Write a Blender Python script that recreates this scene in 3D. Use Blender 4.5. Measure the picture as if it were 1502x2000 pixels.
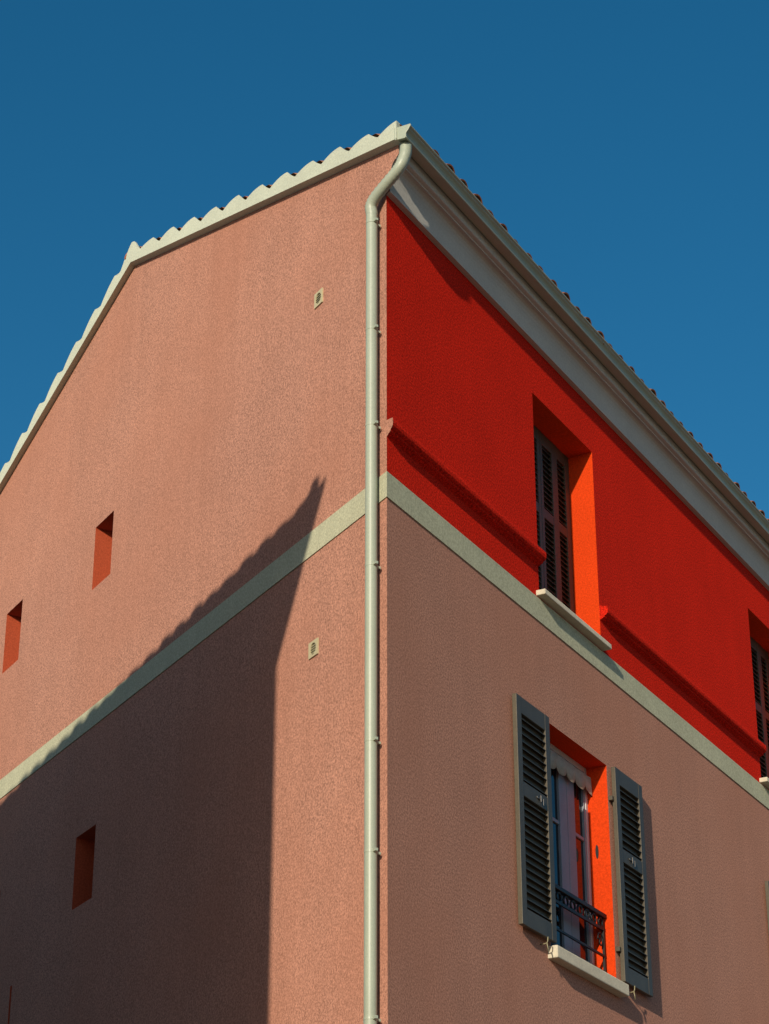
import bpy, math, random
from mathutils import Vector, Matrix

# ------------------------------------------------------------------ clear
for o in list(bpy.data.objects):
    bpy.data.objects.remove(o, do_unlink=True)
scene = bpy.context.scene
COL = scene.collection
random.seed(7)

# ------------------------------------------------------------------ camera
cam_data = bpy.data.cameras.new('camera')
cam_data.sensor_width = 36.0
cam_data.lens = 4403.466 * 36.0 / 2000.0
cam_data.clip_end = 2000.0
cam = bpy.data.objects.new('camera', cam_data)
COL.objects.link(cam)
CAM_R = (0.481489211547104, -0.8764514125809546, -0.0010298294020905405)
CAM_U = (-0.3878132802530347, -0.21410334638227158, 0.8965269749022023)
CAM_F = (0.7859828234911557, 0.43126868475784597, 0.4429879487346223)
CAM_P = (-13.251206305, -7.250727953, 1.6)
cam.matrix_world = Matrix((
    (CAM_R[0], CAM_U[0], -CAM_F[0], CAM_P[0]),
    (CAM_R[1], CAM_U[1], -CAM_F[1], CAM_P[1]),
    (CAM_R[2], CAM_U[2], -CAM_F[2], CAM_P[2]),
    (0, 0, 0, 1)))
scene.camera = cam

# ------------------------------------------------------------------ sky, sun, exposure
SUN_D = Vector((5.65, 1.0, -1.70)).normalized()          # direction the light travels
SUN_EL = math.asin(-SUN_D.z)
SUN_AZ = math.atan2(-SUN_D.x, -SUN_D.y)                  # clockwise from +Y
world = bpy.data.worlds.new('World')
scene.world = world
world.use_nodes = True
wn = world.node_tree
wn.nodes.clear()
w_out = wn.nodes.new('ShaderNodeOutputWorld')
w_bg = wn.nodes.new('ShaderNodeBackground')
sky = wn.nodes.new('ShaderNodeTexSky')
sky.sky_type = 'NISHITA'
sky.sun_disc = False
sky.sun_elevation = SUN_EL
sky.sun_rotation = SUN_AZ
sky.altitude = 0
sky.air_density = 1.0
sky.dust_density = 0.9
sky.ozone_density = 4.0
w_hs = wn.nodes.new('ShaderNodeHueSaturation')
w_hs.inputs['Saturation'].default_value = 1.25
w_hs.inputs['Hue'].default_value = 0.487
w_hs.inputs['Value'].default_value = 1.0
wn.links.new(sky.outputs[0], w_hs.inputs['Color'])
wn.links.new(w_hs.outputs[0], w_bg.inputs[0])
w_bg.inputs[1].default_value = 0.10
wn.links.new(w_bg.outputs[0], w_out.inputs[0])

sun_data = bpy.data.lights.new('sun', 'SUN')
sun_data.energy = 4.0
sun_data.angle = math.radians(0.53)
sun_data.color = (1.0, 0.87, 0.70)
sun = bpy.data.objects.new('sun', sun_data)
COL.objects.link(sun)
sun.rotation_euler = SUN_D.to_track_quat('-Z', 'Y').to_euler()
sun.location = (-20, -6, 14)

scene.view_settings.view_transform = 'Standard'
scene.view_settings.look = 'None'
scene.view_settings.exposure = 0.0
scene.view_settings.gamma = 1.0
scene.view_settings.use_curve_mapping = False
scene.render.engine = 'CYCLES'
scene.render.resolution_x = 769
scene.render.resolution_y = 1024
scene.cycles.max_bounces = 10
scene.cycles.diffuse_bounces = 6

# ------------------------------------------------------------------ frames
# front facade: plane y = 0, running along +X.  gable facade: an acute corner,
# running along U, its inward normal is N.
ANG = 1.02362316
U = Vector((math.cos(ANG), math.sin(ANG), 0))
N = Vector((math.sin(ANG), -math.cos(ANG), 0))
SA, CA = math.sin(ANG), math.cos(ANG)


def G(s, o, z):
    """gable frame -> world (o > 0 into the wall)"""
    return U * s + N * o + Vector((0, 0, z))


def gx(y, o=0.0):
    """x of the gable plane (offset o) at a given y"""
    return (o + y * CA) / SA


# ------------------------------------------------------------------ materials
def new_mat(name):
    m = bpy.data.materials.new(name)
    m.use_nodes = True
    nt = m.node_tree
    b = nt.nodes['Principled BSDF']
    return m, nt, b


def mixrgb(nt, blend, fac, a, b):
    n = nt.nodes.new('ShaderNodeMix')
    n.data_type = 'RGBA'
    n.blend_type = blend
    for i, v in ((0, fac), (6, a), (7, b)):
        if hasattr(v, 'links') or isinstance(v, bpy.types.NodeSocket):
            nt.links.new(v, n.inputs[i])
        elif isinstance(v, (tuple, list)):
            n.inputs[i].default_value = (*v, 1) if len(v) == 3 else v
        else:
            n.inputs[i].default_value = v
    return n.outputs[2]


def noise(nt, vec, scale, detail=3, rough=.55):
    n = nt.nodes.new('ShaderNodeTexNoise')
    n.inputs['Scale'].default_value = scale
    n.inputs['Detail'].default_value = detail
    n.inputs['Roughness'].default_value = rough
    nt.links.new(vec, n.inputs['Vector'])
    return n.outputs['Fac']


def ramp(nt, fac, p0, c0, p1, c1):
    n = nt.nodes.new('ShaderNodeValToRGB')
    n.color_ramp.elements[0].position = p0
    n.color_ramp.elements[0].color = (c0, c0, c0, 1)
    n.color_ramp.elements[1].position = p1
    n.color_ramp.elements[1].color = (c1, c1, c1, 1)
    nt.links.new(fac, n.inputs[0])
    return n.outputs[0]


def surface(name, col, grain=.18, grain_scale=62, mottle=.10, mottle_scale=1.3, streak=0.0,
            bump=.25, bump_dist=.004, rough=.9, spec=.2, tint=None, tint_amt=.0):
    """coarse render / paint / stone: base colour with fine grain, soft patches, faint rain streaks"""
    m, nt, b = new_mat(name)
    tc = nt.nodes.new('ShaderNodeTexCoord')
    v = tc.outputs['Object']
    c = None
    g = noise(nt, v, grain_scale, 5, .82)
    g = ramp(nt, g, .37, 1 - grain, .63, 1 + grain)
    c = mixrgb(nt, 'MULTIPLY', 1.0, col, g)
    p = noise(nt, v, mottle_scale, 4, .6)
    pr_ = ramp(nt, p, .3, 1 - mottle, .7, 1 + mottle)
    c = mixrgb(nt, 'MULTIPLY', 1.0, c, pr_)
    if tint:
        p2 = noise(nt, v, mottle_scale * .45, 3, .5)
        p2 = ramp(nt, p2, .4, 0, .68, tint_amt)
        c = mixrgb(nt, 'MIX', p2, c, tint)
    if streak > 0:
        mp = nt.nodes.new('ShaderNodeMapping')
        mp.inputs['Scale'].default_value = (5.0, 5.0, .22)
        nt.links.new(v, mp.inputs[0])
        s = noise(nt, mp.outputs[0], 1.0, 4, .6)
        s = ramp(nt, s, .35, 1 - streak, .7, 1.0 + streak * .4)
        c = mixrgb(nt, 'MULTIPLY', 1.0, c, s)
    nt.links.new(c, b.inputs['Base Color'])
    b.inputs['Roughness'].default_value = rough
    b.inputs['Specular IOR Level'].default_value = spec
    b.inputs['Diffuse Roughness'].default_value = .42 if rough > .8 else 0.0
    if bump > 0:
        bn = nt.nodes.new('ShaderNodeBump')
        bn.inputs['Strength'].default_value = bump
        bn.inputs['Distance'].default_value = bump_dist
        h = noise(nt, v, grain_scale * .8, 3, .65)
        nt.links.new(h, bn.inputs['Height'])
        nt.links.new(bn.outputs[0], b.inputs['Normal'])
    return m


MAT = {}
MAT['pink'] = surface('pink_render', (.447, .224, .156), grain=.55, mottle=.05, streak=.05,
                      tint=(.44, .185, .112), tint_amt=.4)
MAT['red'] = surface('red_render', (.60, .020, .008), grain=.62, mottle=.06, streak=.04, spec=.04)
MAT['reveal_red'] = surface('red_reveal_paint', (.68, .058, .008), spec=.05, grain=.2, mottle=.05)
MAT['reveal_pink'] = surface('salmon_reveal_paint', (.46, .088, .038), spec=.05, grain=.2, mottle=.05)
MAT['cream'] = surface('cream_render', (.47, .475, .33), grain=.25, mottle=.06, streak=.05)
MAT['mortar'] = surface('lime_mortar', (.56, .60, .48), grain=.15, mottle=.06, bump=.4)
MAT['cornice'] = surface('cornice_plaster', (.56, .54, .48), grain=.10, mottle=.05)
MAT['stone'] = surface('sill_stone', (.62, .57, .44), grain=.10, mottle=.10, mottle_scale=8)
MAT['metal'] = surface('sand_lacquered_metal', (.385, .43, .33), grain=.06, mottle=.05, mottle_scale=3,
                       streak=.06, bump=.03, rough=.42, spec=.5)
MAT['plastic'] = surface('vent_plastic', (.56, .50, .30), grain=.04, mottle=.04, bump=0, rough=.5, spec=.4)
MAT['tile'] = surface('terracotta_tile', (.36, .13, .06), grain=.2, mottle=.3, mottle_scale=6, bump=.4,
                      tint=(.28, .2, .12), tint_amt=.6)
MAT['shutter'] = surface('shutter_paint', (.086, .070, .044), grain=.12, mottle=.12, mottle_scale=5,
                         streak=.12, bump=.08, rough=.5, spec=.4)
MAT['iron'] = surface('black_iron', (.009, .009, .009), grain=.1, bump=.1, rough=.5, spec=.4)
MAT['white_paint'] = surface('window_paint', (.55, .55, .52), grain=.05, mottle=.05, bump=.03, rough=.4, spec=.4)
MAT['sash'] = surface('grey_sash_paint', (.25, .285, .32), grain=.06, mottle=.08, mottle_scale=6, bump=.03, rough=.45, spec=.3)
MAT['cloth'] = surface('valance_cloth', (.50, .44, .35), grain=.08, mottle=.1, mottle_scale=14, bump=.2)
MAT['hook'] = surface('galvanised_hook', (.26, .23, .13), grain=.1, bump=.1, rough=.45, spec=.5)
MAT['latch'] = surface('brass_latch', (.06, .055, .045), grain=.1, bump=.05, rough=.3, spec=.6)
MAT['street'] = surface('street_paving', (.23, .16, .108), grain=.2, grain_scale=40, mottle=.15, mottle_scale=.5)
MAT['limewash'] = surface('limewash_render', (.78, .72, .66), grain=.15, mottle=.08, streak=.06)
MAT['dark'] = surface('dark_hollow', (.012, .010, .008), grain=.05, bump=0)

m, nt, b = new_mat('window_glass')
b.inputs['Base Color'].default_value = (.012, .012, .014, 1)
b.inputs['Roughness'].default_value = .04
b.inputs['Specular IOR Level'].default_value = .4
tc = nt.nodes.new('ShaderNodeTexCoord')
bn = nt.nodes.new('ShaderNodeBump')
bn.inputs['Strength'].default_value = .05
bn.inputs['Distance'].default_value = .004
nt.links.new(noise(nt, tc.outputs['Object'], 3.0, 1), bn.inputs['Height'])
nt.links.new(bn.outputs[0], b.inputs['Normal'])
MAT['glass'] = m


# ------------------------------------------------------------------ mesh helpers
class MB:
    def __init__(self):
        self.v, self.f, self.mi = [], [], []

    def vert(self, p):
        self.v.append(tuple(p))
        return len(self.v) - 1

    def face(self, pts, mi=0):
        self.f.append([self.vert(p) for p in pts])
        self.mi.append(mi)

    def box(self, lo, hi, fr=None, mi=0):
        fr = fr or (lambda a, b_, c: Vector((a, b_, c)))
        (x0, y0, z0), (x1, y1, z1) = lo, hi
        P = [fr(x, y, z) for z in (z0, z1) for y in (y0, y1) for x in (x0, x1)]
        i0 = len(self.v)
        for q in P:
            self.vert(q)
        for q in ((0, 2, 3, 1), (4, 5, 7, 6), (0, 1, 5, 4), (2, 6, 7, 3), (0, 4, 6, 2), (1, 3, 7, 5)):
            self.f.append([i0 + k for k in q])
            self.mi.append(mi)

    def prism(self, prof, start, end, mi=0, mi_start=None, mi_end=None):
        """closed profile [(y, z)] swept along X from start(y) to end(y)"""
        n = len(prof)
        i0 = len(self.v)
        for (y, z) in prof:
            self.vert((start(y), y, z))
        for (y, z) in prof:
            self.vert((end(y), y, z))
        for k in range(n):
            j = (k + 1) % n
            self.f.append([i0 + k, i0 + j, i0 + n + j, i0 + n + k])
            self.mi.append(mi)
        self.f.append([i0 + k for k in range(n)][::-1])
        self.mi.append(mi if mi_start is None else mi_start)
        self.f.append([i0 + n + k for k in range(n)])
        self.mi.append(mi if mi_end is None else mi_end)

    def tube(self, pts, rad, seg=20, caps=True, mi=0):
        pts = [Vector(p) for p in pts]
        n = len(pts)
        rf = rad if callable(rad) else (lambda i: rad)
        t0 = (pts[1] - pts[0]).normalized()
        ref = Vector((1, 0, 0)) if abs(t0.x) < .8 else Vector((0, 1, 0))
        a = t0.cross(ref).normalized()
        rings = []
        for i in range(n):
            t = (pts[min(i + 1, n - 1)] - pts[max(i - 1, 0)]).normalized()
            a = (a - t * a.dot(t)).normalized()
            c = t.cross(a)
            r = rf(i)
            rings.append([self.vert(pts[i] + (a * math.cos(2 * math.pi * k / seg) + c * math.sin(2 * math.pi * k / seg)) * r)
                          for k in range(seg)])
        for i in range(n - 1):
            for k in range(seg):
                j = (k + 1) % seg
                self.f.append([rings[i][k], rings[i][j], rings[i + 1][j], rings[i + 1][k]])
                self.mi.append(mi)
        if caps:
            self.f.append(rings[0][::-1])
            self.f.append(rings[-1][:])
            self.mi += [mi, mi]

    def mesh(self, name, mats, smooth=False):
        me = bpy.data.meshes.new(name)
        me.from_pydata(self.v, [], self.f)
        for mm in (mats if isinstance(mats, (list, tuple)) else [mats]):
            me.materials.append(MAT[mm])
        for pl, i in zip(me.polygons, self.mi):
            pl.material_index = i
            pl.use_smooth = smooth
        me.update()
        return me

    def build(self, name, mats, parent=None, smooth=False, recalc=False):
        me = self.mesh(name, mats, smooth)
        if recalc:
            import bmesh
            bm = bmesh.new()
            bm.from_mesh(me)
            bmesh.ops.remove_doubles(bm, verts=bm.verts, dist=1e-5)
            bmesh.ops.recalc_face_normals(bm, faces=bm.faces)
            bm.to_mesh(me)
            bm.free()
        return link(name, me, parent)


def link(name, me, parent=None):
    o = bpy.data.objects.new(name, me)
    COL.objects.link(o)
    if parent is not None:
        o.parent = parent
    return o


def bevel(o, w=.004, seg=2):
    md = o.modifiers.new('bevel', 'BEVEL')
    md.width = w
    md.segments = seg
    md.limit_method = 'ANGLE'
    md.angle_limit = math.radians(35)
    return o


def tag(o, label=None, cat=None, group=None, kind=None):
    if label:
        o['label'] = label
    if cat:
        o['category'] = cat
    if group:
        o['group'] = group
    if kind:
        o['kind'] = kind
    return o


def empty(name, loc):
    o = bpy.data.objects.new(name, None)
    COL.objects.link(o)
    o.location = loc
    return o


def sheet_with_holes(fr, a_lines, b_lines, holes, mb, mi_of=None, flip=False):
    A = sorted(set(a_lines + [h[0] for h in holes] + [h[1] for h in holes]))
    B = sorted(set(b_lines + [h[2] for h in holes] + [h[3] for h in holes]))
    for i in range(len(A) - 1):
        for j in range(len(B) - 1):
            ca, cb = (A[i] + A[i + 1]) / 2, (B[j] + B[j + 1]) / 2
            if any(h[0] < ca < h[1] and h[2] < cb < h[3] for h in holes):
                continue
            q = [fr(A[i], B[j]), fr(A[i + 1], B[j]), fr(A[i + 1], B[j + 1]), fr(A[i], B[j + 1])]
            mb.face(q[::-1] if flip else q, mi_of(ca, cb) if mi_of else 0)


# ------------------------------------------------------------------ the ground
mb = MB()
mb.face([(-600, -600, 0), (600, -600, 0), (600, 600, 0), (-600, 600, 0)])
tag(mb.build('street', 'street'), kind='structure')

# ------------------------------------------------------------------ the corner house
HOUSE_X1 = 14.2
GABLE_S1 = 10.35
EAVE_Z = 12.32
BAND0, BAND1 = 9.186, 9.40
BAY = 5.388
house = empty('corner_house', (0, 0, 0))
tag(house, 'tall pink and red rendered house with an acute corner and pale tiled verge', 'house')

UW = [(2.69 + BAY * k, 3.985 + BAY * k, 9.462, 11.41) for k in range(2)]
LW = [(2.685, 3.975, 6.392, 8.322), (8.50, 9.79, 6.392, 8.322)]

mb = MB()
sheet_with_holes(lambda a, b_: Vector((a, 0, b_)), [0, HOUSE_X1], [0, (BAND0 + BAND1) / 2, EAVE_Z],
                 UW + LW, mb, lambda a, b_: 1 if b_ > 9.3 else 0)
mb.build('front_wall', ['pink', 'red'], house)

# gable wall: rake line at the wall face
RAKE = .3969          # rise per metre of y, front slope
RAKE_B = .3464        # back slope
Y_R, Z_R = 4.40, 14.082
Y_EAVE_B = 9.2


def zb(y):
    return Z_R - RAKE * (Y_R - y) if y < Y_R else Z_R - RAKE_B * (y - Y_R)


NICHES = [(5.337, 5.781, 10.69, 11.37), (7.715, 8.172, 10.655, 11.345),
          (5.330, 5.790, 7.478, 8.170), (7.715, 8.172, 7.478, 8.170), (7.195, 7.240, 4.6, 7.10)]
mb = MB()
ZT = 12.0
sheet_with_holes(lambda a, b_: G(a, 0, b_), [0, GABLE_S1], [0, ZT], NICHES, mb, flip=True)
top = [G(s, 0, zb(s * SA) + .03) for s in (GABLE_S1, 7.5, Y_R / SA, 3.5, 1.5, 0)]
mb.face(([G(0, 0, ZT), G(GABLE_S1, 0, ZT)] + top)[::-1])
mb.build('gable_wall', 'pink', house)
# far walls close the volume
mb = MB()
B0 = G(GABLE_S1, 0, 0)
mb.face([(B0.x, B0.y, 0), (HOUSE_X1, B0.y, 0), (HOUSE_X1, B0.y, 12.2), (B0.x, B0.y, 12.2)])
mb.face([(HOUSE_X1, 0, 0), (HOUSE_X1, B0.y, 0), (HOUSE_X1, B0.y, 12.2), (HOUSE_X1, Y_R, 14.1), (HOUSE_X1, 0, 12.3)])
mb.build('rear_wall', 'pink', house)

# painted render bands, a few millimetres proud, meeting at the corner
P_ = .009
mb = MB()
mb.prism([(0, BAND0), (-P_, BAND0), (-P_, BAND1), (0, BAND1)], lambda y: gx(y, -P_), lambda y: HOUSE_X1)
mb.build('band', 'cream', house, recalc=True)
mb = MB()
i0 = -P_ * CA / SA
pts = [(i0, -P_), (0, 0), (GABLE_S1, 0), (GABLE_S1, -P_)]
lo = [G(s, o, BAND0) for s, o in pts]
hi = [G(s, o, BAND1) for s, o in pts]
mb.face(lo)
mb.face(hi[::-1])
for k in range(4):
    j = (k + 1) % 4
    mb.face([lo[k], hi[k], hi[j], lo[j]])
mb.build('band', 'cream', house, recalc=True)

# ---- cornice under the eaves (runs flush into the gable plane)
COR = [(0, 11.905), (-.050, 11.905), (-.052, 11.93), (-.054, 11.99), (-.056, 12.045), (-.060, 12.085),
       (-.069, 12.118), (-.083, 12.143), (-.103, 12.160), (-.124, 12.169), (-.125, 12.160), (-.136, 12.160),
       (-.137, 12.173), (-.166, 12.179), (-.172, 12.184), (-.172, 12.30), (0, 12.36)]
mb = MB()
mb.prism(COR, lambda y: gx(y), lambda y: HOUSE_X1, mi_start=1)
mb.build('cornice', ['cornice', 'pink'], house, recalc=True)

# ---- moulded string course on the red storey, broken at the windows
MOU = [(0, 9.705), (-.030, 9.722), (-.046, 9.728), (-.050, 9.742), (-.066, 9.748), (-.078, 9.765), (-.082, 9.79),
       (-.079, 9.822), (-.070, 9.828), (0, 9.846)]
segs = [(None, UW[0][0]), (UW[0][1], UW[1][0]), (UW[1][1], HOUSE_X1)]
for a, b_ in segs:
    mb = MB()
    mb.prism(MOU, (lambda y: gx(y)) if a is None else (lambda y, a=a: a), lambda y, b_=b_: b_,
             mi_start=1 if a is None else 0)
    mb.build('string_course', ['red', 'pink'], house, recalc=True)


# ---- window openings
def reveal(fr, a0, a1, z0, z1, d, mat, name='reveal'):
    mb = MB()
    mb.face([fr(a0, 0, z0), fr(a0, d, z0), fr(a0, d, z1), fr(a0, 0, z1)])
    mb.face([fr(a1, 0, z0), fr(a1, 0, z1), fr(a1, d, z1), fr(a1, d, z0)])
    mb.face([fr(a0, 0, z1), fr(a0, d, z1), fr(a1, d, z1), fr(a1, 0, z1)])
    mb.face([fr(a0, 0, z0), fr(a1, 0, z0), fr(a1, d, z0), fr(a0, d, z0)])
    return mb.build(name, mat, house)


F = lambda a, b_, c: Vector((a, b_, c))
SLAT_MESH = {}


def shutter_leaf(name, x0, x1, z0, z1, yf, yb, cols, rails, pitch, stile=.085):
    """louvred leaf: frame mesh with one child per slat. rails = [(z0, z1)], cols = [(x0, x1)] louvre fields"""
    mb = MB()
    edges = sorted([x0] + [v for c in cols for v in c] + [x1])
    for i in range(0, len(edges), 2):
        mb.box((edges[i], yf, z0), (edges[i + 1], yb, z1))
    fields = []
    zs = [z0] + [v for r in rails for v in r] + [z1]
    rr = [(zs[i], zs[i + 1]) for i in range(0, len(zs), 2)]
    for (r0, r1) in rr:
        for (c0, c1) in cols:
            mb.box((c0 - .004, yf + .002, r0), (c1 + .004, yb - .002, r1))
    leaf = bevel(mb.build(name, 'shutter', house), .004)
    mb = MB()
    for (c0, c1) in cols:
        mb.box((c0 - .003, yb - .005, z0 + .05), (c1 + .003, yb - .0022, z1 - .05))
    mb.build('gap_shade_board', 'shutter', leaf)  # board added behind the slats so the louvre gaps read as deep shade
    for k in range(len(rr) - 1):
        f0, f1 = rr[k][1], rr[k + 1][0]
        for (c0, c1) in cols:
            n = max(2, round((f1 - f0) / pitch))
            st = (f1 - f0) / n
            w = round(c1 - c0 + .012, 4)
            dep = yb - yf - .0075
            key = (w, round(dep, 4))
            if key not in SLAT_MESH:
                sm = MB()
                t, rise = .0050, dep * .75
                prof = [(0, 0), (dep, rise), (dep, rise + t), (0, t)]
                sm.prism(prof, lambda y: 0, lambda y: w)
                SLAT_MESH[key] = sm.mesh('slat', 'shutter')
            for i in range(n):
                s = link('slat', SLAT_MESH[key], leaf)
                s.location = (c0 - .006, yf + .002, f0 + st * (i + .25) + random.uniform(-.002, .002))
                s.rotation_euler.x = random.uniform(-.04, .04)
    return leaf


for k, (x0, x1, z0, z1) in enumerate(UW):
    reveal(F, x0, x1, z0, z1, .30, 'reveal_red')
    mb = MB()
    mb.box((x0 - .062, -.086, z0 - .048), (x1 + .04, .24, z0))
    bevel(mb.build('sill', 'stone', house), .006)
    xm = (x0 + x1) / 2
    yf, yb = .240, .280
    e = .004
    # two closed leaves, two louvre fields each
    for (l0, l1) in ((x0 + e, xm - e / 2), (xm + e / 2, x1 - e)):
        w = l1 - l0
        if l0 < xm - .1:
            cols = [(l0 + .095, l0 + .235), (l0 + .375, l1 - .052)]
            cols = [(l0 + .095, l0 + .265), (l0 + .385, l1 - .055)]
        else:
            cols = [(l0 + .055, l1 - .385), (l1 - .265, l1 - .095)]
        shutter_leaf('shutter', l0, l1, z0 + .004, z1 - .004, yf, yb, cols,
                     [(z0 + .11, z0 + 1.075), (z0 + 1.17, z1 - .13)], .052)
    mb = MB()
    mb.face([F(x0, .296, z0), F(x1, .296, z0), F(x1, .296, z1), F(x0, .296, z1)])
    mb.build('window_back', 'dark', house)

# ---- first-floor windows with open shutters
for k, (x0, x1, z0, z1) in enumerate(LW):
    reveal(F, x0, x1, z0, z1, .26, 'reveal_red')
    mb = MB()
    mb.box((x0 - .065, -.086, z0 - .10), (x1 + .062, .22, z0))
    bevel(mb.build('sill', 'stone', house), .008)
    # window: frame, two sashes with panes
    y0, y1 = .19, .245
    mb = MB()
    mb.box((x0, y0, z0), (x0 + .045, y1, z1))
    mb.box((x1 - .045, y0, z0), (x1, y1, z1))
    mb.box((x0 + .045, y0 + .001, z1 - .05), (x1 - .045, y1, z1))
    mb.box((x0 + .045, y0 + .001, z0), (x1 - .045, y1, z0 + .05))
    win = bevel(mb.build('window', 'white_paint', house), .004)
    xm = x0 + .86
    for (s0, s1, wl, wr) in ((x0 + .047, xm - .003, .06, .155), (xm + .003, x1 - .047, .155, .03)):
        mb = MB()
        a, c = z0 + .053, z1 - .053
        mb.box((s0, y0 + .006, a), (s0 + wl, y1 - .005, c))
        mb.box((s1 - wr, y0 + .006, a), (s1, y1 - .005, c))
        mb.box((s0 + wl, y0 + .008, c - .07), (s1 - wr, y1 - .006, c))
        mb.box((s0 + wl, y0 + .008, a), (s1 - wr, y1 - .006, a + .09))
        for zz in (z0 + .66, z0 + 1.25):
            mb.box((s0 + wl, y0 + .012, zz), (s1 - wr, y1 - .012, zz + .03))
        bevel(mb.build('sash', 'sash', win), .003)
        mb = MB()
        mb.box((s0 + wl - .004, y0 + .028, a + .05), (s1 - wr + .004, y0 + .032, c - .05))
        mb.build('pane', 'glass', win)
    # open leaves folded back against the wall
    for (l0, l1, side) in ((x0 - .640, x0 - .016, -1), (x1 + .045, x1 + .645, 1)):
        if k == 1 and side == 1:
            pass
        lf = shutter_leaf('shutter', l0, l1, z0 + .028, z1 - .006, -.062, -.022, [(l0 + .088, l1 - .085)],
                          [(z0 + .168, z0 + 1.085), (z0 + 1.205, z1 - .15)], .062)
        mb = MB()                       # espagnolette on the middle rail
        xc = l0 + (l1 - l0) * (.62 if side < 0 else .45)
        zc = z0 + 1.145
        mb.box((xc - .06, -.068, zc - .008), (xc + .06, -.0625, zc + .008))
        mb.box((xc - .008, -.078, zc - .03), (xc + .008, -.0685, zc + .028))
        mb.box((xc + .042, -.076, zc - .045), (xc + .052, -.0685, zc + .012))
        bevel(mb.build('latch', 'latch', lf), .003)
        for zz in (z0 + .30, z1 - .30):                       # strap hinge on the jamb side
            hx = l1 if side < 0 else l0
            mb = MB()
            mb.box((hx - .03 if side < 0 else hx - .042, -.040, zz - .02),
                   (hx + .010 if side < 0 else hx - .002, -.003, zz + .02))
            bevel(mb.build('hinge', 'shutter', lf), .003)
        # wall stay that pins the open leaf
        mb = MB()
        hx = l0 + (l1 - l0) * (.70 if side < 0 else .30)
        zb0 = z0 + .0
        mb.tube([(hx, .01, zb0 - .02), (hx, -.03, zb0 - .022), (hx, -.058, zb0 - .018), (hx, -.066, zb0 - .005),
                 (hx, -.069, zb0 + .03)], .005, 8)
        mb.tube([(hx, -.058, zb0 - .018), (hx + .002, -.064, zb0 - .05), (hx + .005, -.066, zb0 - .085)],
                lambda i: .006 - .0015 * i, 8)
        mb.build('stay', 'hook', house, smooth=True)
    # oval keeper on the sunny jamb
    mb = MB()
    zc, yc = z0 + 1.165, .122
    ring = [(yc + .014 * math.cos(t), zc + .062 * math.sin(t)) for t in [2 * math.pi * i / 20 for i in range(20)]]
    mb.prism(ring, lambda y: x1 - .006, lambda y: x1 + .002)
    mb.build('keeper', 'iron', house)
    # railing
    mb = MB()
    yr = .085
    zt = z0 + .585
    mb.box((x0 + .002, yr - .026, zt - .018), (x1 - .002, yr + .026, zt + .018))
    rail = bevel(mb.build('railing', 'iron', house), .004)
    for zz, hh in ((zt - .115, .012), (z0 + .24, .009), (z0 + .10, .009)):
        mb = MB()
        mb.box((x0 + .002, yr - .009, zz - hh), (x1 - .002, yr + .009, zz + hh))
        mb.build('cross_bar', 'iron', rail)
    for xx in (x0 + .03, x1 - .035):
        mb = MB()
        mb.box((xx - .010, yr - .010, z0 + .002), (xx + .010, yr + .010, zt - .0185))
        mb.build('post', 'iron', rail)
    nsc = 9
    for i in range(nsc):                # small rings under the hand rail
        xx = x0 + .09 + (x1 - x0 - .18) * i / (nsc - 1)
        mb = MB()
        mb.tube([(xx + .043 * math.cos(t), yr, zt - .066 + .040 * math.sin(t))
                 for t in [2 * math.pi * j / 16 for j in range(17)]], .011, 6, caps=False)
        mb.build('ring', 'iron', rail, smooth=True)
    for xx, sg in ((x1 - .10, -1), (x0 + .10, 1)):     # scrolls by the posts
        mb = MB()
        pts = []
        for j in range(26):
            t = j / 25
            a = t * 2.4 * math.pi
            rr = .055 * (1 - .75 * t)
            pts.append((xx + sg * rr * math.cos(a), yr, z0 + .36 + rr * math.sin(a) * 1.4))
        mb.tube(pts, .007, 6)
        mb.build('scroll', 'iron', rail, smooth=True)

# scalloped valance hung in the first window
x0, x1, z0, z1 = LW[0]
mb = MB()
nx = 120
zt, zl = z1 - .095, z1 - .205
top_, bot_ = [], []
for i in range(nx + 1):
    t = i / nx
    x = x0 + .01 + (x1 - x0 - .02) * t
    ph = (t * 6.4 + .15) % 1.0
    z = zl + .01 - .065 * math.sin(math.pi * ph) ** .7
    y = .150 + .008 * math.sin(t * 43) + .004 * math.sin(t * 17 + 1)
    top_.append((x, .150 + .003 * math.sin(t * 43), zt))
    bot_.append((x, y, z))
for i in range(nx):
    mb.face([bot_[i], bot_[i + 1], top_[i + 1], top_[i]])
val = mb.build('window_valance', 'cloth', smooth=True)
sol = val.modifiers.new('thickness', 'SOLIDIFY')
sol.thickness = .003
tag(val, 'pale scalloped cloth valance hanging in the head of the open lower window', 'valance')

# ---- small niches in the gable
for i, (s0, s1, z0, z1) in enumerate(NICHES):
    d = .30 if i < 4 else .07
    reveal(lambda a, o, z: G(a, o, z), s0, s1, z0, z1, d, 'reveal_pink', 'niche_reveal')
    mb = MB()
    mb.face([G(s0, d, z0), G(s1, d, z0), G(s1, d, z1), G(s0, d, z1)])
    mb.build('niche_back', 'reveal_pink', house)
    if i < 4:
        mb = MB()
        fr = lambda a, o, z: G(a, o, z)
        for (a0, a1, c0, c1) in ((s0, s0 + .05, z0, z1), (s1 - .05, s1, z0, z1),
                                 (s0 + .05, s1 - .05, z0, z0 + .05), (s0 + .05, s1 - .05, z1 - .05, z1)):
            mb.box((a0, .245, c0), (a1, .285, c1), fr)
        w = mb.build('small_window', 'white_paint', house)
        mb = MB()
        mb.box((s0 + .046, .262, z0 + .046), (s1 - .046, .268, z1 - .046), fr)
        mb.build('pane', 'glass', w)

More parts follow.
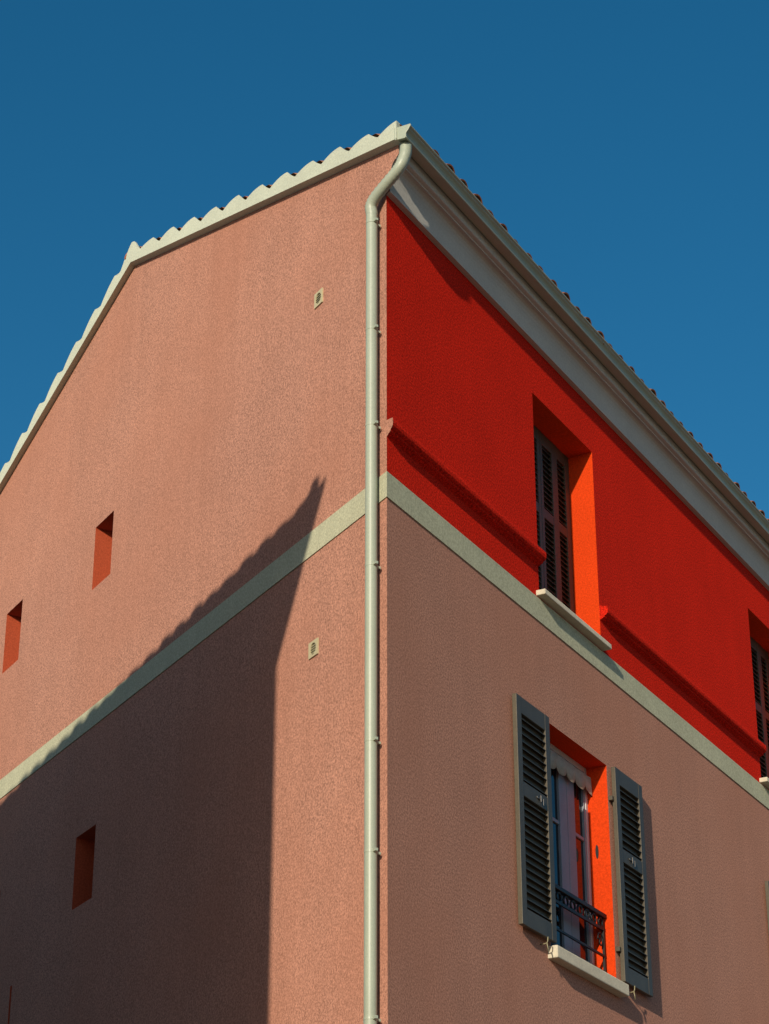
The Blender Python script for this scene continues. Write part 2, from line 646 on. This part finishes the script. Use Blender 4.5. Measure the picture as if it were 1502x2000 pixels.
# ---- wall vents
for (s0, s1, z0, z1) in ((1.054, 1.190, 11.463, 11.600), (1.054, 1.200, 8.302, 8.434)):
    sc, zc, t = (s0 + s1) / 2, (z0 + z1) / 2, .012
    R_ = min(s1 - s0, z1 - z0) * .36
    mb = MB()
    n = 32
    inner, outer = [], []
    for k in range(n):
        a = 2 * math.pi * k / n
        ca, sa = math.cos(a), math.sin(a)
        inner.append((sc + R_ * ca, zc + R_ * sa))
        f_ = max(abs(ca), abs(sa))
        outer.append((sc + (s1 - s0) / 2 * ca / f_, zc + (z1 - z0) / 2 * sa / f_))
    for k in range(n):
        j = (k + 1) % n
        mb.face([G(*(outer[k][0], -t, outer[k][1])), G(outer[j][0], -t, outer[j][1]),
                 G(inner[j][0], -t, inner[j][1]), G(inner[k][0], -t, inner[k][1])])
        mb.face([G(inner[k][0], -t, inner[k][1]), G(inner[j][0], -t, inner[j][1]),
                 G(inner[j][0], -.002, inner[j][1]), G(inner[k][0], -.002, inner[k][1])])
        mb.face([G(outer[k][0], -t, outer[k][1]), G(outer[j][0], -t, outer[j][1]),
                 G(outer[j][0], 0, outer[j][1]), G(outer[k][0], 0, outer[k][1])])
    vent = mb.build('vent', 'plastic', house, recalc=True)
    mb = MB()
    mb.face([G(a, -.002, z) for a, z in inner])
    mb.build('vent_hollow', 'dark', vent)
    for q in range(4):
        zz = zc + R_ * (-.62 + .42 * q)
        hw = math.sqrt(max(R_ ** 2 - (zz - zc) ** 2, 1e-6)) * .97
        mb = MB()
        mb.face([G(sc - hw, -.011, zz - .006), G(sc + hw, -.011, zz - .006), G(sc + hw, -.004, zz + .005), G(sc - hw, -.004, zz + .005)])
        mb.face([G(sc - hw, -.011, zz - .006), G(sc - hw, -.004, zz + .005), G(sc - hw, -.003, zz + .002), G(sc - hw, -.010, zz - .009)])
        mb.face([G(sc - hw, -.010, zz - .009), G(sc + hw, -.010, zz - .009), G(sc + hw, -.011, zz - .006), G(sc - hw, -.011, zz - .006)])
        mb.face([G(sc - hw, -.010, zz - .009), G(sc - hw, -.003, zz + .002), G(sc + hw, -.003, zz + .002), G(sc + hw, -.010, zz - .009)])
        mb.build('vent_slat', 'plastic', vent)

# ------------------------------------------------------------------ roof
PITCH = .253
X_PK = .027


def wave(x):
    """canal tile section across the roof: cover crest, then pan"""
    t = ((x - X_PK) / PITCH + .32) % 1.0
    k = t / .32 if t < .32 else (1 - t) / .68
    if t < .32:
        return .105 + .085 * (k ** 1.3)
    return .105 + .085 * math.sin(k * math.pi / 2) ** .85


roof = empty('roof', (0, 0, 0))
roof.parent = house
Y_E = -.245
OV = -.07
# verge: lime mortar filling the cut ends of the tiles along the gable
mb = MB()
smp = [-.285 + .0145 * i for i in range(int((10.9 + .285) / .0145))]
jit = random.Random(3)
cell = {}
fr_lo, fr_hi, bk_lo, bk_hi = [], [], [], []
for s in smp:
    p = G(s, OV, 0)
    base = zb(p.y)
    kk = math.floor((p.x - X_PK) / PITCH + .32)
    j = cell.setdefault(kk, jit.uniform(-.010, .010))
    h = wave(p.x) + j * (wave(p.x) - .105) / .085
    h += .055 * math.exp(-((p.y - Y_R) / .17) ** 2)
    fr_lo.append(Vector((p.x, p.y, base)))
    fr_hi.append(Vector((p.x, p.y, base + h - .010)))
DX = .20
for a, c in zip(fr_lo, fr_hi):
    bk_lo.append(a + Vector((DX, 0, 0)))
    bk_hi.append(Vector((a.x + .035, a.y, c.z + .006)))
n = len(smp)
for i in range(n - 1):
    mb.face([fr_lo[i + 1], fr_lo[i], fr_hi[i], fr_hi[i + 1]])
    mb.face([fr_hi[i + 1], fr_hi[i], bk_hi[i], bk_hi[i + 1]])
    mb.face([fr_lo[i], fr_lo[i + 1], bk_lo[i + 1], bk_lo[i]])
mb.face([fr_lo[0], bk_lo[0], bk_hi[0] + Vector((.1, 0, 0)), bk_hi[0], fr_hi[0]])
mb.build('verge', 'mortar', roof)

# deck board under the tiles
mb = MB()
for (ya, yb_) in ((-.20, Y_R), (Y_R, Y_EAVE_B)):
    o_ = OV + .01
    mb.face([(gx(ya, o_), ya, zb(ya) + .04), (HOUSE_X1 + .1, ya, zb(ya) + .04),
             (HOUSE_X1 + .1, yb_, zb(yb_) + .04), (gx(yb_, o_), yb_, zb(yb_) + .04)])
mb.build('deck', 'dark', roof)

# corrugated tile field (all courses that only show their profile), cut obliquely at the verge
mb = MB()
for (ya, yb_) in ((Y_E + .02, Y_R), (Y_R, Y_EAVE_B)):
    xs = [-.30 + PITCH / 16 * i for i in range(int((HOUSE_X1 + .45) / (PITCH / 16)))]
    rows = []
    for x in xs:
        ylim = (x * SA - OV - .035) / CA       # inside the verge: y below this
        if ya < Y_R - .01:
            c0, c1 = ya, min(yb_, ylim)
        else:
            c0, c1 = ya, min(yb_, ylim)
        if c1 - c0 < .01:
            rows.append(None)
            continue
        ng = 8
        rows.append([(x, c0 + (c1 - c0) * g / ng, zb(c0 + (c1 - c0) * g / ng) + wave(x) - .008) for g in range(ng + 1)])
    for i in range(len(xs) - 1):
        if rows[i] and rows[i + 1]:
            for g in range(8):
                mb.face([rows[i][g], rows[i + 1][g], rows[i + 1][g + 1], rows[i][g + 1]])
tag(mb.build('roof_tiles', 'tile', roof, smooth=True), kind='stuff')

# cover tiles of the eaves course, each its own tile
tm = MB()
LT = .46
nseg = 10
for (r_off) in (0,):
    ringsA = []
    for (yy, rr) in ((0, .094), (LT, .082)):
        ringsA.append([(rr * math.cos(math.pi * k / nseg), yy, rr * .86 * math.sin(math.pi * k / nseg)) for k in range(nseg + 1)])
        ringsA.append([((rr - .014) * math.cos(math.pi * k / nseg), yy, (rr - .014) * .86 * math.sin(math.pi * k / nseg)) for k in range(nseg + 1)])
    o0, i0_, o1, i1_ = ringsA
    for k in range(nseg):
        tm.face([o0[k], o0[k + 1], o1[k + 1], o1[k]])
        tm.face([i0_[k + 1], i0_[k], i1_[k], i1_[k + 1]])
        tm.face([o0[k + 1], o0[k], i0_[k], i0_[k + 1]])
        tm.face([o1[k], o1[k + 1], i1_[k + 1], i1_[k]])
tile_me = tm.mesh('tile', 'tile', smooth=False)
k = 1
while True:
    x = X_PK + PITCH * k
    if x > HOUSE_X1:
        break
    t = link('tile', tile_me, roof)
    t.location = (x + random.uniform(-.012, .012), -.292 + random.uniform(-.012, .012),
                  zb(-.30) + .112 + random.uniform(-.006, .008))
    t.rotation_euler = (math.atan(RAKE) + random.uniform(-.02, .01), random.uniform(-.05, .05), random.uniform(-.03, .03))
    k += 1
# ridge tiles
rm = MB()
for kx in range(10):
    a0, a1 = math.pi * kx / 10, math.pi * (kx + 1) / 10
    for (xa, ra), (xb_, rb) in (((0, .125), (.46, .105)),):
        P = lambda x, r, a: (x, r * math.cos(a), r * .8 * math.sin(a))
        rm.face([P(xa, ra, a0), P(xb_, rb, a0), P(xb_, rb, a1), P(xa, ra, a1)])
        rm.face([P(xa, ra - .016, a0), P(xa, ra - .016, a1), P(xb_, rb - .016, a1), P(xb_, rb - .016, a0)])
        rm.face([P(xa, ra, a0), P(xa, ra, a1), P(xa, ra - .016, a1), P(xa, ra - .016, a0)])
ridge_me = rm.mesh('ridge_tile', 'tile')
xr = gx(Y_R, OV) + .06
while xr < HOUSE_X1:
    t = link('ridge_tile', ridge_me, roof)
    t.location = (xr, Y_R, Z_R + .115 + random.uniform(-.004, .004))
    t.rotation_euler = (0, random.uniform(-.03, .0), random.uniform(-.02, .02))
    xr += .40

# ---- gutter along the front eaves
GUT_O = [(-.180, 12.355), (-.182, 12.270), (-.188, 12.262), (-.266, 12.256), (-.272, 12.248), (-.280, 12.246),
         (-.287, 12.251), (-.288, 12.259), (-.283, 12.266), (-.276, 12.272), (-.275, 12.286), (-.281, 12.302),
         (-.292, 12.316), (-.303, 12.324), (-.310, 12.330), (-.312, 12.338), (-.318, 12.340), (-.326, 12.346),
         (-.327, 12.356), (-.320, 12.363)]
GUT_I = [(-.306, 12.352), (-.302, 12.334), (-.270, 12.296), (-.266, 12.266), (-.196, 12.270), (-.187, 12.352)]
mb = MB()
GX0 = -.185
mb.prism(GUT_O + GUT_I, lambda y: GX0, lambda y: HOUSE_X1)
gut = mb.build('gutter', 'metal', house, recalc=True)
mb = MB()
mb.prism([(-.177, 12.368), (-.178, 12.262), (-.188, 12.250), (-.272, 12.242), (-.286, 12.252), (-.286, 12.290),
          (-.304, 12.312), (-.320, 12.338), (-.330, 12.350), (-.326, 12.366)], lambda y: GX0 - .012, lambda y: GX0 + .004)
bevel(mb.build('end_cap', 'metal', gut, recalc=True), .004)

# ---- downpipe with ribbed swan neck
PS, PO, PRAD = .098, -.078, .046
a0 = G(PS, PO, 0)
ctrl = [Vector((a0.x, a0.y, .05)), Vector((a0.x, a0.y, 11.60)), Vector((a0.x, a0.y, 11.74)),
        G(PS - .03, PO - .005, 11.86), Vector((-.108, -.16, 12.02)), Vector((-.105, -.222, 12.13)),
        Vector((-.098, -.232, 12.20)), Vector((-.098, -.232, 12.262))]


def catmull(P, n):
    out = []
    for i in range(len(P) - 1):
        p0, p1, p2, p3 = P[max(i - 1, 0)], P[i], P[i + 1], P[min(i + 2, len(P) - 1)]
        for k in range(n):
            t = k / n
            out.append(.5 * ((2 * p1) + (p2 - p0) * t + (2 * p0 - 5 * p1 + 4 * p2 - p3) * t * t + (3 * p1 - p0 - 3 * p2 + p3) * t ** 3))
    out.append(P[-1])
    return out


neck = catmull(ctrl[1:], 16)
pts = [ctrl[0], Vector((a0.x, a0.y, 6.0))] + neck
nn = len(pts)


def prad(i):
    if i < 18:
        return PRAD
    return PRAD + (.0036 if (i % 2) else -.0010)


mb = MB()
mb.tube(pts, prad, 28)
pipe = mb.build('downpipe', 'metal', house, smooth=True)
for zc, both in ((11.66, 0), (10.67, 0), (9.82, 0), (8.64, 0), (7.26, 0), (6.44, 0), (5.27, 1)):
    mb = MB()
    c = Vector((a0.x, a0.y, zc))
    mb.tube([c + Vector((0, 0, -.008)), c + Vector((0, 0, .008))], PRAD + .0018, 28, caps=True)
    for sg in ((-1, 1) if both else (-1,)):
        w0, w1 = PS + sg * (PRAD - .002), PS + sg * (PRAD + .036)
        fr = lambda a, o, z: G(a, o, z)
        mb.box((min(w0, w1), PO - .010, zc - .010), (max(w0, w1), PO + .012, zc + .010), fr)
    mb.box((PS - .010, PO + PRAD - .004, zc - .009), (PS + .010, -.001, zc + .009), lambda a, o, z: G(a, o, z))
    mb.build('bracket', 'metal', pipe)

# ------------------------------------------------------------------ the neighbour across the lane (behind the photographer's left, casts the big shadow)
nb = empty('neighbour_house', G(-3.7, -6.2, 0))
tag(nb, 'pale house across the lane, outside the view, whose shadow falls on the pink gable', 'house')
L0, S0, ZW = 6.2, 1.75 - .88 * 6.2, 8.485 + .395 * 6.2
WD = (.965, -.2625)       # along the eaves (ds, do)
RD = (.2625, .965)        # towards the pink house
inv = Vector(nb.location)


def NB(l, q, z):
    return G(S0 + WD[0] * l + RD[0] * q, -L0 + WD[1] * l + RD[1] * q, z) - inv


SL = .59
LEN = 13.0
mb = MB()
for q0, q1 in ((0, -4.2),):
    zA, zB = ZW, ZW + SL * q1
    mb.face([NB(0, 0, 0), NB(LEN, 0, 0), NB(LEN, 0, zA), NB(0, 0, zA)])
    mb.face([NB(0, q1, 0), NB(0, 0, 0), NB(0, 0, zA), NB(0, q1, zB)])
    mb.face([NB(LEN, 0, 0), NB(LEN, q1, 0), NB(LEN, q1, zB), NB(LEN, 0, zA)])
    mb.face([NB(LEN, q1, 0), NB(0, q1, 0), NB(0, q1, zB), NB(LEN, q1, zB)])
mb.build('wall', 'limewash', nb)
mb = MB()
QO = 1.24
mb.box((-.02, -4.6, 0), (LEN + .2, QO, .045), lambda l, q, z: NB(l, q, ZW + SL * q + z))
nroof = mb.build('roof', 'tile', nb)
ntm = MB()
for k in range(8):
    a0_, a1_ = math.pi * k / 8, math.pi * (k + 1) / 8
    P = lambda q, a, r: Vector(NB(r * math.cos(a), q, ZW + SL * q + .030 + r * .22 * math.sin(a))) - Vector(NB(0, 0, ZW))
    ntm.face([P(QO - .5, a0_, .085), P(QO + .03, a0_, .095), P(QO + .03, a1_, .095), P(QO - .5, a1_, .085)])
    ntm.face([P(QO + .03, a0_, .095), P(QO + .03, a1_, .095), P(QO + .03, a1_, .0), P(QO + .03, a0_, .0)])
nt_me = ntm.mesh('tile', 'tile')
l = .06
while l < LEN:
    t = link('tile', nt_me, nroof)
    t.location = Vector(NB(l, 0, ZW)) + Vector((0, 0, random.uniform(-.016, .012)))
    l += .26 + random.uniform(-.03, .06)
mb = MB()      # raised end of the verge
W_ = lambda l_, q, z: NB(l_, q, ZW + SL * q + z)
for (la, lb, za_, zb_) in ((-.035, .005, .11, .07), (.055, .15, .155, .165), (.15, .30, .10, .05)):
    p_ = [(la, .03), (lb, .03), (lb, zb_), (la, za_)]
    f0 = [W_(x, QO - .30, z) for x, z in p_]
    f1 = [W_(x, QO + .02, z) for x, z in p_]
    mb.face(f0)
    mb.face(f1[::-1])
    for k in range(4):
        mb.face([f0[k], f0[(k + 1) % 4], f1[(k + 1) % 4], f1[k]])
mb.build('verge_tile', 'tile', nroof)
